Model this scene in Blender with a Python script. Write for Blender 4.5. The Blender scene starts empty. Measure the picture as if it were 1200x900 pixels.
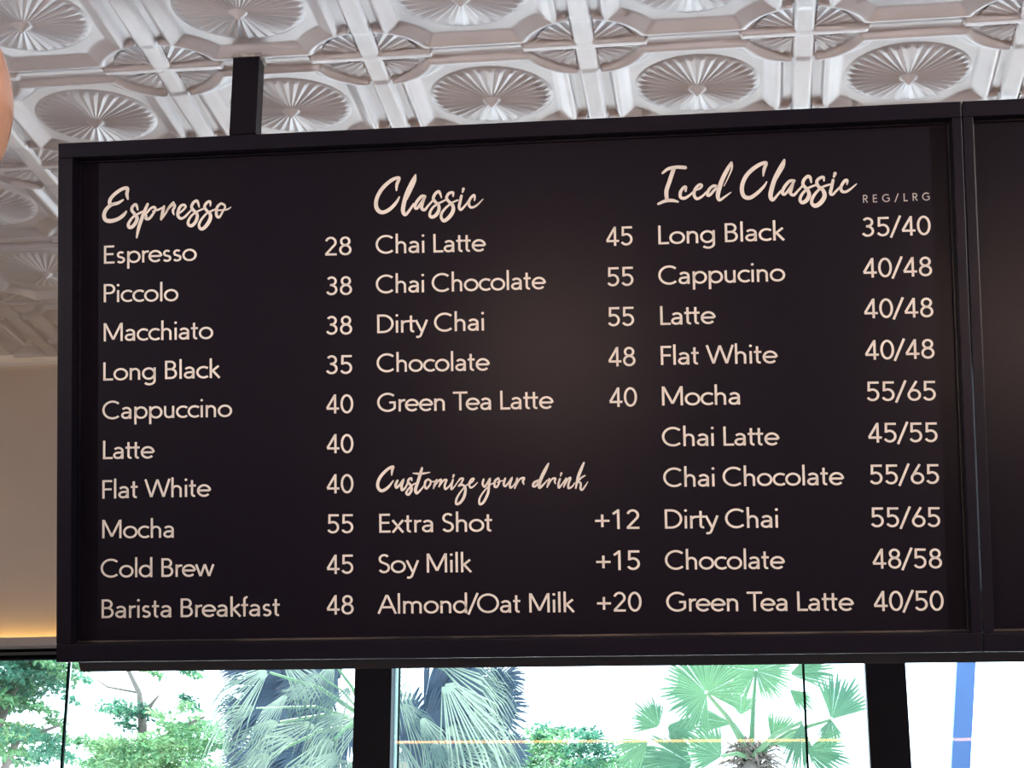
import bpy, bmesh, math, random
from mathutils import Vector, Matrix
C = bpy.context.scene.collection
PI = math.pi
CAM_R=[[0.992146, 0.125068, 0.00219], [0.03618, -0.303681, 0.952087], [-0.119741, 0.94453, 0.30582]]
# ---------------------------------------------------------------- camera
EYE = Vector((0.0, 0.0, 1.55))
FPX = 2226.668
cam_d = bpy.data.cameras.new('camera'); cam = bpy.data.objects.new('camera', cam_d); C.objects.link(cam)
cam_d.sensor_width = 36.0; cam_d.lens = FPX/1200*36.0; cam_d.clip_end = 400
r, u, f = [Vector(a) for a in CAM_R]
M4 = Matrix(((r.x, u.x, -f.x, EYE.x), (r.y, u.y, -f.y, EYE.y), (r.z, u.z, -f.z, EYE.z), (0, 0, 0, 1)))
cam.matrix_world = M4
bpy.context.scene.camera = cam
# ---------------------------------------------------------------- world, exposure
sc = bpy.context.scene
sc.view_settings.view_transform = 'Standard'; sc.view_settings.look = 'None'
sc.view_settings.gamma = 1.0; sc.view_settings.exposure = 0.5; sc.view_settings.use_curve_mapping = False
sc.cycles.use_denoising = True
sc.cycles.max_bounces = 8; sc.cycles.diffuse_bounces = 4; sc.cycles.transparent_max_bounces = 24
sc.cycles.sample_clamp_indirect = 6.0; sc.cycles.caustics_reflective = False; sc.cycles.caustics_refractive = False
w = bpy.data.worlds.new('overcast_sky'); sc.world = w; w.use_nodes = True
wn = w.node_tree; wn.nodes.clear()
wo = wn.nodes.new('ShaderNodeOutputWorld'); wb = wn.nodes.new('ShaderNodeBackground')
wtc = wn.nodes.new('ShaderNodeTexCoord'); wnz = wn.nodes.new('ShaderNodeTexNoise'); wr = wn.nodes.new('ShaderNodeValToRGB')
wnz.inputs['Scale'].default_value = 2.0; wnz.inputs['Detail'].default_value = 3
wr.color_ramp.elements[0].color = (.60, .79, 1.0, 1); wr.color_ramp.elements[1].color = (.76, .89, 1.0, 1)
wn.links.new(wtc.outputs['Generated'], wnz.inputs['Vector']); wn.links.new(wnz.outputs['Fac'], wr.inputs['Fac'])
wn.links.new(wr.outputs['Color'], wb.inputs['Color']); wn.links.new(wb.outputs[0], wo.inputs[0])
wb.inputs['Strength'].default_value = 3.8

def lamp(kind, name, loc, rot, energy, color, size=.1, size_y=None, spot=None, portal=False, target=None, label=None):
    d = bpy.data.lights.new(name, kind); o = bpy.data.objects.new(name, d); C.objects.link(o)
    o.location = loc; o.rotation_euler = rot; d.energy = energy; d.color = color
    if kind == 'AREA':
        d.size = size
        if size_y: d.shape = 'RECTANGLE'; d.size_y = size_y
        if portal: d.cycles.is_portal = True
    else: d.shadow_soft_size = size
    if spot: d.spot_size = spot; d.spot_blend = 1.0
    if target is not None:
        o.rotation_euler = (Vector(target)-Vector(loc)).to_track_quat('-Z', 'Y').to_euler()
    return o
# daylight portals in the glazed openings (they only steer the sky's own light)
lamp('AREA', 'sky_portal', (0.0, 7.40, 1.44), (math.radians(-90), 0, 0), 1, (1, 1, 1), 9.0, 2.7, portal=True)
sun = lamp('SUN', 'sun', (0, 20, 30), (0, 0, 0), 15.0, (1.0, .97, .92))
sun.data.angle = math.radians(2.0); sun.rotation_euler = Vector((.30, -.42, -1.0)).to_track_quat('-Z', 'Y').to_euler()
lamp('AREA', 'sky_portal', (1.15, 7.60, 3.46), (math.radians(-90), 0, 0), 1, (1, 1, 1), 7.2, .95, portal=True)
# ---------------------------------------------------------------- helpers
def obj(name, bm, mat, parent=None, smooth=False, label=None, cat=None, group=None, kind=None, loc=None):
    me = bpy.data.meshes.new(name)
    if isinstance(bm, bmesh.types.BMesh):
        bm.normal_update(); bm.to_mesh(me); bm.free()
    else:
        v, fc = bm; me.from_pydata(v, [], fc); me.update()
    if smooth:
        me.polygons.foreach_set('use_smooth', [True]*len(me.polygons))
    me.materials.append(mat)
    o = bpy.data.objects.new(name, me); C.objects.link(o)
    if parent is not None: o.parent = parent
    if loc is not None: o.location = loc
    tag(o, label, cat, group, kind); return o
def tag(o, label=None, cat=None, group=None, kind=None):
    if label: o['label'] = label
    if cat: o['category'] = cat
    if group: o['group'] = group
    if kind: o['kind'] = kind
    return o
def empty(name, loc=(0, 0, 0), label=None, cat=None, group=None, kind=None, parent=None):
    o = bpy.data.objects.new(name, None); C.objects.link(o); o.location = loc; o.empty_display_size = .1
    if parent: o.parent = parent
    return tag(o, label, cat, group, kind)
def box(bm, x0, x1, y0, y1, z0, z1, bev=0.0):
    g = bmesh.ops.create_cube(bm, size=1.0)
    for v in g['verts']:
        v.co.x = x0 if v.co.x < 0 else x1; v.co.y = y0 if v.co.y < 0 else y1; v.co.z = z0 if v.co.z < 0 else z1
    if bev:
        es = list({e for v in g['verts'] for e in v.link_edges})
        bmesh.ops.bevel(bm, geom=es, offset=bev, segments=2, affect='EDGES', profile=.6)
    return bm
def bx(*a, **k): return box(bmesh.new(), *a, **k)
def hexa(lo, hi):
    # lo, hi: four points each
    v = [tuple(p) for p in lo] + [tuple(p) for p in hi]
    return (v, [(0, 3, 2, 1), (4, 5, 6, 7), (0, 1, 5, 4), (1, 2, 6, 5), (2, 3, 7, 6), (3, 0, 4, 7)])
def tube(V, F, pts, rad, n=8):
    rs = rad if isinstance(rad, (list, tuple)) else [rad]*len(pts)
    base = len(V); pts = [Vector(p) for p in pts]
    for i, p in enumerate(pts):
        d = (pts[min(i+1, len(pts)-1)]-pts[max(i-1, 0)]).normalized()
        a = d.cross(Vector((0, 1, 0.01))); a.normalize(); b = d.cross(a)
        for k in range(n):
            t = 2*PI*k/n; V.append(tuple(p + (a*math.cos(t)+b*math.sin(t))*rs[i]))
    for i in range(len(pts)-1):
        for k in range(n):
            F.append((base+i*n+k, base+i*n+(k+1) % n, base+(i+1)*n+(k+1) % n, base+(i+1)*n+k))
    F.append(tuple(base+k for k in range(n))[::-1]); F.append(tuple(base+(len(pts)-1)*n+k for k in range(n)))
def lathe(prof, n=48):
    V = []; F = []
    for (rr, z) in prof:
        for k in range(n): V.append((rr*math.cos(2*PI*k/n), rr*math.sin(2*PI*k/n), z))
    for i in range(len(prof)-1):
        for k in range(n): F.append((i*n+k, i*n+(k+1) % n, (i+1)*n+(k+1) % n, (i+1)*n+k))
    return (V, F)
def at(px, py, Y):       # a point of the photograph set at its real distance Y
    d = r*((px-600)/FPX) + u*((450-py)/FPX) + f
    return EYE + d*(Y/d.y)
# ---------------------------------------------------------------- materials
def mat(name, col, rough=.5, metal=0.0, noise=None, bump=None, emit=None, spec=None, coat=None):
    m = bpy.data.materials.new(name); m.use_nodes = True; nt = m.node_tree; b = nt.nodes['Principled BSDF']
    b.inputs['Base Color'].default_value = (*col, 1); b.inputs['Roughness'].default_value = rough; b.inputs['Metallic'].default_value = metal
    if spec is not None: b.inputs['Specular IOR Level'].default_value = spec
    tc = nt.nodes.new('ShaderNodeTexCoord')
    if noise:                      # (scale, second colour, contrast, detail)
        nz = nt.nodes.new('ShaderNodeTexNoise'); nz.inputs['Scale'].default_value = noise[0]; nz.inputs['Detail'].default_value = 5
        rp = nt.nodes.new('ShaderNodeValToRGB'); c = noise[2]
        rp.color_ramp.elements[0].position = .5-c; rp.color_ramp.elements[1].position = .5+c
        rp.color_ramp.elements[0].color = (*col, 1); rp.color_ramp.elements[1].color = (*noise[1], 1)
        nt.links.new(tc.outputs['Object'], nz.inputs['Vector']); nt.links.new(nz.outputs['Fac'], rp.inputs['Fac'])
        nt.links.new(rp.outputs['Color'], b.inputs['Base Color'])
    if bump:                       # (scale, strength, distance)
        nz2 = nt.nodes.new('ShaderNodeTexNoise'); nz2.inputs['Scale'].default_value = bump[0]; nz2.inputs['Detail'].default_value = 4
        bp = nt.nodes.new('ShaderNodeBump'); bp.inputs['Strength'].default_value = bump[1]; bp.inputs['Distance'].default_value = bump[2]
        nt.links.new(tc.outputs['Object'], nz2.inputs['Vector']); nt.links.new(nz2.outputs['Fac'], bp.inputs['Height'])
        nt.links.new(bp.outputs['Normal'], b.inputs['Normal'])
    if emit:
        b.inputs['Emission Color'].default_value = (*emit[0], 1); b.inputs['Emission Strength'].default_value = emit[1]
    return m
def leafmat(name, c1, c2, rough=.45, trans=.45, scale=1.5, sp=.3):
    m = bpy.data.materials.new(name); m.use_nodes = True; nt = m.node_tree; b = nt.nodes['Principled BSDF']
    out = nt.nodes['Material Output']
    tc = nt.nodes.new('ShaderNodeTexCoord'); nz = nt.nodes.new('ShaderNodeTexNoise'); nz.inputs['Scale'].default_value = scale
    nz.inputs['Detail'].default_value = 6
    rp = nt.nodes.new('ShaderNodeValToRGB'); rp.color_ramp.elements[0].position = .38; rp.color_ramp.elements[1].position = .62
    rp.color_ramp.elements[0].color = (*c1, 1); rp.color_ramp.elements[1].color = (*c2, 1)
    nt.links.new(tc.outputs['Object'], nz.inputs['Vector']); nt.links.new(nz.outputs['Fac'], rp.inputs['Fac'])
    nt.links.new(rp.outputs['Color'], b.inputs['Base Color']); b.inputs['Roughness'].default_value = rough
    b.inputs['Specular IOR Level'].default_value = sp
    tl = nt.nodes.new('ShaderNodeBsdfTranslucent'); mx = nt.nodes.new('ShaderNodeMixShader'); mx.inputs[0].default_value = trans
    nt.links.new(rp.outputs['Color'], tl.inputs['Color']); nt.links.new(b.outputs[0], mx.inputs[1]); nt.links.new(tl.outputs[0], mx.inputs[2])
    nt.links.new(mx.outputs[0], out.inputs['Surface'])
    return m
def glassmat(name, tint, refl=.06):
    m = bpy.data.materials.new(name); m.use_nodes = True; nt = m.node_tree; nt.nodes.clear()
    out = nt.nodes.new('ShaderNodeOutputMaterial'); t = nt.nodes.new('ShaderNodeBsdfTransparent'); g = nt.nodes.new('ShaderNodeBsdfGlossy')
    fr = nt.nodes.new('ShaderNodeFresnel'); fr.inputs['IOR'].default_value = 1.45; mx = nt.nodes.new('ShaderNodeMixShader')
    t.inputs['Color'].default_value = (*tint, 1); g.inputs['Roughness'].default_value = 0.015
    nt.links.new(fr.outputs[0], mx.inputs[0]); nt.links.new(t.outputs[0], mx.inputs[1]); nt.links.new(g.outputs[0], mx.inputs[2])
    nt.links.new(mx.outputs[0], out.inputs['Surface'])
    return m
def emat(name, col, s):
    m = bpy.data.materials.new(name); m.use_nodes = True; nt = m.node_tree; nt.nodes.clear()
    out = nt.nodes.new('ShaderNodeOutputMaterial'); e = nt.nodes.new('ShaderNodeEmission'); e.inputs['Color'].default_value = (*col, 1)
    e.inputs['Strength'].default_value = s; nt.links.new(e.outputs[0], out.inputs['Surface']); return m
M = {
 'tin': mat('pressed_tin_white_paint', (.57, .56, .605), .28, noise=(7, (.50, .49, .53), .25), bump=(60, .15, .002)),
 'plaster': mat('beige_plaster', (.84, .75, .68), .8, noise=(3, (.79, .70, .62), .3), bump=(90, .1, .002)),
 'ledge': mat('ledge_paint', (.60, .56, .56), .55),
 'crown': mat('white_crown_paint', (.78, .75, .73), .5),
 'warmwall': mat('warm_panel_wall', (.13, .085, .06), .7, noise=(2, (.09, .06, .045), .2)),
 'floor': mat('terrazzo_floor', (.46, .43, .41), .35, noise=(30, (.54, .50, .47), .1)),
 'frame': mat('black_lacquer_frame', (.0068, .0060, .0125), .34, spec=.14, noise=(5, (.0098, .008, .015), .25), bump=(45, .12, .001)),
 'panel': mat('black_satin_panel', (.0080, .0064, .0125), .30, spec=.13, noise=(3, (.0100, .0076, .0138), .3), bump=(120, .05, .0005)),
 'backbox': mat('dark_grey_channel', (.060, .058, .078), .5),
 'vinyl': mat('cream_vinyl', (.80, .73, .67), .55),
 'vinylgrey': mat('pale_grey_vinyl', (.52, .48, .47), .55),
 'metal': mat('black_window_metal', (.008, .011, .021), .42, spec=.25, noise=(12, (.011, .015, .027), .2)),
 'alu': mat('grey_window_metal', (.12, .13, .15), .4),
 'post': mat('black_post_metal', (.006, .005, .009), .4, spec=.2),
 'rubber': mat('matt_black_gasket', (.006, .006, .007), .95, spec=.0),
 'edge': mat('green_glass_edge', (.008, .035, .026), .7, spec=.05),
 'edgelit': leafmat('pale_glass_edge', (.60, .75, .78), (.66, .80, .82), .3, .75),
 'glass': glassmat('clear_pane', (.97, .99, .98)),
 'copper': mat('amber_lit_shade', (.60, .34, .24), .15, noise=(14, (.42, .22, .16), .25), emit=((1.0, .52, .32), .11)),
 'brass': mat('aged_brass', (.5, .33, .14), .35, metal=1.0),
 'cord': mat('black_cord', (.02, .02, .02), .6),
 'bulb': emat('warm_bulb', (1.0, .62, .32), 9.0),
 'led': emat('amber_led', (1.0, .60, .16), 8.5),
 'ledr': emat('amber_led_back', (1.0, .50, .16), 12.0),
 'opal': emat('added_opal_globe', (1.0, .68, .52), 85.0),
 'blue': mat('blue_painted_post', (.085, .20, .48), .5),
 'white': mat('white_paint', (.8, .8, .8), .5),
 'paving': mat('pale_paving', (.66, .67, .70), .8, noise=(.8, (.58, .59, .62), .2)),
 'bark': mat('tree_bark', (.10, .085, .075), .85, noise=(6, (.16, .14, .12), .2), bump=(20, .5, .02)),
 'leaf_a': leafmat('bright_leaves', (.045, .15, .07), (.13, .29, .13)),
 'leaf_b': leafmat('teal_leaves', (.022, .10, .07), (.06, .20, .12)),
 'leaf_c': leafmat('yellow_green_leaves', (.10, .25, .11), (.22, .36, .17)),
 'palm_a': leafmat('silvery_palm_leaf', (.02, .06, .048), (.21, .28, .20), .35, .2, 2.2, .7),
 'palm_dark': leafmat('shade_tinted_palm_leaf', (.012, .03, .055), (.03, .06, .09), .4, .15, 1.2, .4),  # dark inner fronds: shade of the crown put into the leaf colour
 'palm_b': leafmat('green_palm_leaf', (.032, .10, .065), (.085, .19, .095), .4, .4, 1.0, .4),
 'stalk': leafmat('palm_stalk', (.07, .17, .09), (.13, .23, .12), .5, .1, 2.0),
}
# ---- measured board pose and lettering layout (metres on the board)
BOARD_O=[-1.88123, 4.68, 3.82474]; BOARD_U=[0.999962, -0.002634, -0.008267]; BOARD_V=[0.007489, -0.219113, 0.975671]; BOARD_N=[-0.004381, -0.975696, -0.219085]
ITEMS_1=[('Espresso', 0.1137, -0.3373, 0.383, -0.3384), ('Piccolo', 0.1132, -0.4466, 0.3298, -0.4506), ('Macchiato', 0.1133, -0.5575, 0.4296, -0.5603), ('Long Black', 0.1123, -0.668, 0.4499, -0.6701), ('Cappuccino', 0.1097, -0.7768, 0.4828, -0.7795), ('Latte', 0.1119, -0.8884, 0.261, -0.8894), ('Flat White', 0.1101, -0.9984, 0.4221, -0.999), ('Mocha', 0.1101, -1.1089, 0.3155, -1.1106), ('Cold Brew', 0.1056, -1.2172, 0.4308, -1.2193), ('Barista Breakfast', 0.1085, -1.3291, 0.6145, -1.3302)]
ITEMS_2=[('Chai Latte', 0.893, -0.3385, 1.2013, -0.3434), ('Chai Chocolate', 0.8922, -0.4492, 1.3649, -0.4537), ('Dirty Chai', 0.8947, -0.5597, 1.1927, -0.5619), ('Chocolate', 0.892, -0.6678, 1.2064, -0.6724), ('Green Tea Latte', 0.8922, -0.7771, 1.3792, -0.7816), ('Extra Shot', 0.894, -1.1081, 1.2052, -1.1107), ('Soy Milk', 0.8913, -1.2178, 1.1483, -1.2195), ('Almond/Oat Milk', 0.8863, -1.3279, 1.4254, -1.3309)]
ITEMS_3=[('Long Black', 1.6742, -0.3425, 2.0141, -0.344), ('Cappucino', 1.6714, -0.453, 2.0121, -0.455), ('Latte', 1.674, -0.563, 1.8233, -0.5641), ('Flat White', 1.6727, -0.6714, 1.9856, -0.6761), ('Mocha', 1.6732, -0.7814, 1.8817, -0.7845), ('Chai Latte', 1.6704, -0.8914, 1.9835, -0.8961), ('Chai Chocolate', 1.6711, -1.0007, 2.1502, -1.0059), ('Dirty Chai', 1.6725, -1.1122, 1.9735, -1.1154), ('Chocolate', 1.6702, -1.2216, 1.9879, -1.225), ('Green Tea Latte', 1.6708, -1.3327, 2.1645, -1.3377)]
PRICES_1=[('28', 0.7497, -0.3381, 0.8248, -0.3395), ('38', 0.7519, -0.4493, 0.8251, -0.4507), ('38', 0.7509, -0.5595, 0.8244, -0.5609), ('35', 0.7498, -0.669, 0.8233, -0.6705), ('40', 0.7488, -0.7777, 0.8253, -0.7791), ('40', 0.749, -0.8874, 0.8246, -0.8888), ('40', 0.748, -0.9976, 0.8235, -0.9988), ('55', 0.7494, -1.1074, 0.8218, -1.1084), ('45', 0.746, -1.2179, 0.8207, -1.2187), ('48', 0.745, -1.328, 0.8207, -1.3286)]
PRICES_2=[('45', 1.5316, -0.3416, 1.6042, -0.3421), ('55', 1.5328, -0.4527, 1.6039, -0.4534), ('55', 1.5322, -0.5621, 1.6031, -0.563), ('48', 1.5303, -0.6712, 1.6042, -0.6723), ('40', 1.5303, -0.7814, 1.606, -0.7821), ('+12', 1.485, -1.1097, 1.6041, -1.1115), ('+15', 1.4858, -1.2199, 1.6033, -1.2214), ('+20', 1.4854, -1.3306, 1.6052, -1.3318)]
PRICES_3=[('35/40', 2.2191, -0.3432, 2.4001, -0.345), ('40/48', 2.2178, -0.4537, 2.3994, -0.4555), ('40/48', 2.2168, -0.5629, 2.3986, -0.5659), ('40/48', 2.2157, -0.6745, 2.3976, -0.6762), ('55/65', 2.2164, -0.7851, 2.3968, -0.7884), ('45/55', 2.216, -0.8954, 2.3971, -0.8986), ('55/65', 2.2173, -1.0063, 2.3969, -1.009), ('55/65', 2.2165, -1.1195, 2.3958, -1.1223), ('48/58', 2.2161, -1.2281, 2.3963, -1.2307), ('40/50', 2.2156, -1.3391, 2.3966, -1.341)]
REG=('REG/LRG', 2.2247, -0.2507, 2.4005, -0.2513, 0.0209)
SCRIPT={
 'Espresso':[
  [(0.1834,-0.1548,0.0031),(0.1805,-0.1416,0.0051),(0.1818,-0.1247,0.0049),(0.1678,-0.1255,0.0051),(0.1479,-0.137,0.0051),(0.1334,-0.1516,0.0053),(0.1301,-0.1645,0.0056),(0.1357,-0.1691,0.0049)],
  [(0.169,-0.1574,0.0029),(0.1545,-0.1655,0.0047),(0.1346,-0.1701,0.0051),(0.119,-0.1836,0.0056),(0.1135,-0.1997,0.0056),(0.1191,-0.2129,0.0058),(0.1346,-0.2161,0.006),(0.1546,-0.2111,0.0055),(0.1701,-0.2009,0.0051),(0.1785,-0.191,0.0031)],
  [(0.2122,-0.1874,0.0024),(0.2088,-0.1754,0.004),(0.2044,-0.1719,0.0042),(0.1967,-0.1781,0.0044),(0.1949,-0.1878,0.0046),(0.2033,-0.199,0.0046),(0.2099,-0.2101,0.0053),(0.2066,-0.2229,0.0053),(0.1967,-0.2344,0.0053),(0.1878,-0.2362,0.0049),(0.1845,-0.2285,0.0046),(0.19,-0.2169,0.004),(0.2011,-0.2054,0.0035),(0.2166,-0.1974,0.0033),(0.2276,-0.1924,0.0031)],
  [(0.2409,-0.1724,0.004),(0.2321,-0.1915,0.0049),(0.2232,-0.2149,0.0053),(0.2144,-0.2406,0.0049),(0.2091,-0.2663,0.0027)],
  [(0.2343,-0.2024,0.0029),(0.2475,-0.1867,0.0033),(0.2586,-0.1813,0.0038),(0.2634,-0.1874,0.0038),(0.2563,-0.2011,0.0038),(0.2453,-0.2137,0.004),(0.2365,-0.2133,0.0044),(0.2369,-0.2058,0.0038)],
  [(0.2564,-0.1936,0.0026),(0.2762,-0.1879,0.0031),(0.2873,-0.1829,0.0033)],
  [(0.2884,-0.1808,0.0037),(0.2839,-0.2001,0.0046),(0.2802,-0.2172,0.0037)],
  [(0.2802,-0.2172,0.0029),(0.2916,-0.2026,0.0031),(0.3049,-0.1815,0.0035),(0.3159,-0.1711,0.004)],
  [(0.2957,-0.1942,0.0028),(0.3088,-0.1801,0.0039),(0.3181,-0.1768,0.0041),(0.3195,-0.1833,0.0037),(0.3143,-0.194,0.0037),(0.3171,-0.205,0.0022)],
  [(0.3328,-0.202,0.0028),(0.344,-0.1934,0.0032),(0.3511,-0.1846,0.0033),(0.3468,-0.1786,0.0035),(0.3366,-0.1822,0.0043),(0.3295,-0.1964,0.0045),(0.3291,-0.2092,0.0045),(0.3365,-0.2168,0.0041),(0.3477,-0.2136,0.0035),(0.3625,-0.1996,0.003),(0.3681,-0.1935,0.0026)],
  [(0.3903,-0.1862,0.0022),(0.3867,-0.1733,0.0037),(0.382,-0.1686,0.0041),(0.3737,-0.1737,0.0043),(0.3685,-0.1853,0.0043),(0.3736,-0.1946,0.0043),(0.3829,-0.2041,0.0043),(0.3847,-0.2151,0.0048),(0.3791,-0.2294,0.005),(0.368,-0.2389,0.0048),(0.3587,-0.234,0.0043),(0.3597,-0.2232,0.0039),(0.368,-0.2108,0.0033),(0.3792,-0.2021,0.0031),(0.394,-0.1954,0.0028),(0.4032,-0.1922,0.0026)],
  [(0.4227,-0.1848,0.0022),(0.4227,-0.1748,0.0035),(0.419,-0.1719,0.0037),(0.4107,-0.177,0.0041),(0.406,-0.1868,0.0041),(0.4125,-0.198,0.0042),(0.4217,-0.2075,0.0046),(0.4226,-0.2202,0.0054),(0.4142,-0.2363,0.0055),(0.4012,-0.2485,0.005),(0.392,-0.2463,0.0042),(0.3902,-0.2353,0.0039),(0.3976,-0.2211,0.0035),(0.4106,-0.207,0.0031),(0.4235,-0.2003,0.0028),(0.4402,-0.1937,0.0026)],
  [(0.4633,-0.1838,0.0031),(0.4532,-0.1797,0.0035),(0.443,-0.1884,0.0041),(0.4398,-0.201,0.0041),(0.441,-0.2137,0.0042),(0.4484,-0.2177,0.0035),(0.4577,-0.2035,0.0028),(0.4651,-0.1911,0.0031),(0.4633,-0.1834,0.0031)],
  [(0.4439,-0.1984,0.0022),(0.4568,-0.198,0.0024),(0.4678,-0.1976,0.0024),(0.4752,-0.1951,0.0022),(0.4817,-0.1909,0.0015)],
 ],
 'Classic':[
  [(0.9534,-0.1633,0.0022),(0.9549,-0.1468,0.0045),(0.9609,-0.1288,0.0045),(0.9409,-0.1334,0.0051),(0.915,-0.1547,0.0055),(0.8993,-0.1796,0.0055),(0.8952,-0.2018,0.0058),(0.9014,-0.2174,0.0058),(0.9158,-0.2234,0.0054),(0.9367,-0.2131,0.0051),(0.9536,-0.1953,0.0042),(0.9611,-0.1822,0.0022)],
  [(1.0077,-0.1222,0.0026),(0.9972,-0.1422,0.0054),(0.9827,-0.1719,0.0058),(0.9737,-0.2019,0.0061),(0.9712,-0.2225,0.0058),(0.9775,-0.2323,0.0045),(0.9885,-0.2216,0.0038),(1.0015,-0.203,0.0029)],
  [(1.0077,-0.1235,0.0022),(1.0065,-0.1394,0.0026),(0.995,-0.1645,0.0026),(0.9819,-0.1895,0.0026)],
  [(1.0324,-0.1826,0.0038),(1.0235,-0.1832,0.0045),(1.0105,-0.197,0.0045),(1.0046,-0.2111,0.0041),(1.0103,-0.2162,0.0038),(1.0232,-0.2008,0.0041),(1.0337,-0.1837,0.0038)],
  [(1.0324,-0.1852,0.0038),(1.0258,-0.2025,0.0045),(1.0237,-0.2161,0.0045),(1.0319,-0.2209,0.0041),(1.0423,-0.2095,0.0032),(1.0552,-0.1957,0.0029)],
  [(1.0796,-0.1893,0.0017),(1.076,-0.178,0.0035),(1.0715,-0.1713,0.0041),(1.0621,-0.1774,0.0043),(1.0564,-0.1902,0.0043),(1.0618,-0.1997,0.0043),(1.0709,-0.2094,0.0043),(1.0717,-0.2224,0.0048),(1.065,-0.2351,0.0052),(1.0538,-0.2421,0.0048),(1.0464,-0.2381,0.0041),(1.0475,-0.227,0.0037),(1.056,-0.2143,0.0033),(1.0691,-0.2056,0.0032),(1.0804,-0.2005,0.0028),(1.0916,-0.1954,0.0026)],
  [(1.1121,-0.1869,0.0022),(1.1122,-0.1777,0.0037),(1.1076,-0.1756,0.0039),(1.0992,-0.179,0.0041),(1.0935,-0.1899,0.0041),(1.0989,-0.1994,0.0043),(1.1099,-0.211,0.0048),(1.1115,-0.2259,0.0054),(1.102,-0.2422,0.0056),(1.087,-0.2536,0.005),(1.0788,-0.2468,0.0041),(1.0789,-0.2338,0.0039),(1.0894,-0.2194,0.0033),(1.1025,-0.2088,0.003),(1.1119,-0.2027,0.0026),(1.1249,-0.1977,0.0024)],
  [(1.1353,-0.1861,0.0039),(1.1313,-0.2026,0.0041),(1.1283,-0.2173,0.0041),(1.1328,-0.2249,0.0035),(1.1413,-0.2178,0.0031),(1.1507,-0.2071,0.0028),(1.1564,-0.1981,0.0026)],
  [(1.1411,-0.1668,0.0041),(1.1386,-0.176,0.0026)],
  [(1.1715,-0.2006,0.0018),(1.1722,-0.1913,0.0033),(1.1695,-0.1857,0.0035),(1.1601,-0.1945,0.0037),(1.1553,-0.2073,0.0037),(1.1579,-0.2167,0.0037),(1.1653,-0.2198,0.0033),(1.1783,-0.2138,0.0028),(1.1952,-0.1978,0.0015)],
 ],
 'Iced Classic':[
  [(1.6902,-0.1468,0.0032),(1.7055,-0.1357,0.0044),(1.7288,-0.132,0.0049),(1.7519,-0.1342,0.0051)],
  [(1.7206,-0.1364,0.0058),(1.7081,-0.1712,0.0058),(1.6994,-0.1967,0.0058),(1.6999,-0.2202,0.0051)],
  [(1.6765,-0.231,0.0035),(1.6964,-0.2236,0.0046),(1.7149,-0.2232,0.0046),(1.7298,-0.2274,0.0028)],
  [(1.7514,-0.1989,0.0028),(1.7517,-0.1883,0.0042),(1.7459,-0.1893,0.0042),(1.7375,-0.2007,0.0044),(1.7371,-0.2147,0.0044),(1.7474,-0.2187,0.0042),(1.7615,-0.2111,0.0032),(1.7721,-0.2021,0.0028)],
  [(1.7757,-0.1976,0.003),(1.7896,-0.1935,0.0032),(1.7956,-0.1855,0.0035),(1.7888,-0.1829,0.0037),(1.7769,-0.1953,0.0042),(1.7742,-0.2116,0.0042),(1.782,-0.2213,0.0041),(1.796,-0.2149,0.0032),(1.8078,-0.2036,0.0028)],
  [(1.8359,-0.1896,0.0039),(1.8267,-0.188,0.0041),(1.8149,-0.1969,0.0041),(1.8099,-0.2108,0.0041),(1.8156,-0.2133,0.0039),(1.8287,-0.1998,0.0037),(1.8381,-0.1908,0.0041)],
  [(1.8768,-0.1256,0.0032),(1.8652,-0.145,0.0055),(1.8506,-0.1726,0.006),(1.8416,-0.198,0.0062),(1.8379,-0.2166,0.0055),(1.8422,-0.2274,0.0041),(1.8557,-0.2197,0.003),(1.8733,-0.2076,0.0016)],
  [(1.8779,-0.1268,0.003),(1.8774,-0.1432,0.0025),(1.8664,-0.1686,0.0016),(1.8554,-0.1892,0.0014)],
  [(1.9614,-0.1662,0.002),(1.9642,-0.1488,0.0046),(1.9696,-0.1309,0.0046),(1.9494,-0.1364,0.0054),(1.923,-0.1558,0.0057),(1.908,-0.1786,0.0057),(1.903,-0.2018,0.0057),(1.9083,-0.2196,0.0057),(1.9239,-0.2246,0.0054),(1.9443,-0.2123,0.0049),(1.962,-0.1955,0.0037),(1.9703,-0.1827,0.0017)],
  [(2.019,-0.1249,0.0031),(2.0063,-0.1477,0.0051),(1.992,-0.1763,0.006),(1.9816,-0.2081,0.0063),(1.9797,-0.2249,0.006),(1.9851,-0.233,0.0043),(1.9954,-0.2232,0.0034),(2.0073,-0.2091,0.0028)],
  [(2.0198,-0.1264,0.0026),(2.0173,-0.1423,0.0023),(2.0058,-0.1623,0.002),(1.9953,-0.1794,0.002)],
  [(2.0437,-0.183,0.004),(2.0309,-0.1839,0.0043),(2.0161,-0.2008,0.0046),(2.0114,-0.2152,0.0043),(2.0184,-0.2184,0.0037),(2.0332,-0.2015,0.004),(2.0428,-0.185,0.0037)],
  [(2.0422,-0.1849,0.0034),(2.0359,-0.2045,0.0043),(2.0327,-0.2161,0.0043),(2.0411,-0.2222,0.004),(2.0528,-0.2111,0.0031),(2.0661,-0.1971,0.0028)],
  [(2.0891,-0.1893,0.0023),(2.0866,-0.1761,0.0043),(2.0796,-0.1728,0.0045),(2.0694,-0.1826,0.0045),(2.0675,-0.1957,0.0045),(2.0785,-0.2092,0.0048),(2.0823,-0.224,0.0054),(2.0747,-0.2382,0.0057),(2.0632,-0.2436,0.0048),(2.0578,-0.2346,0.0043),(2.0639,-0.2203,0.004),(2.0786,-0.2063,0.0034),(2.093,-0.1997,0.0031),(2.1073,-0.1959,0.0028)],
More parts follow.
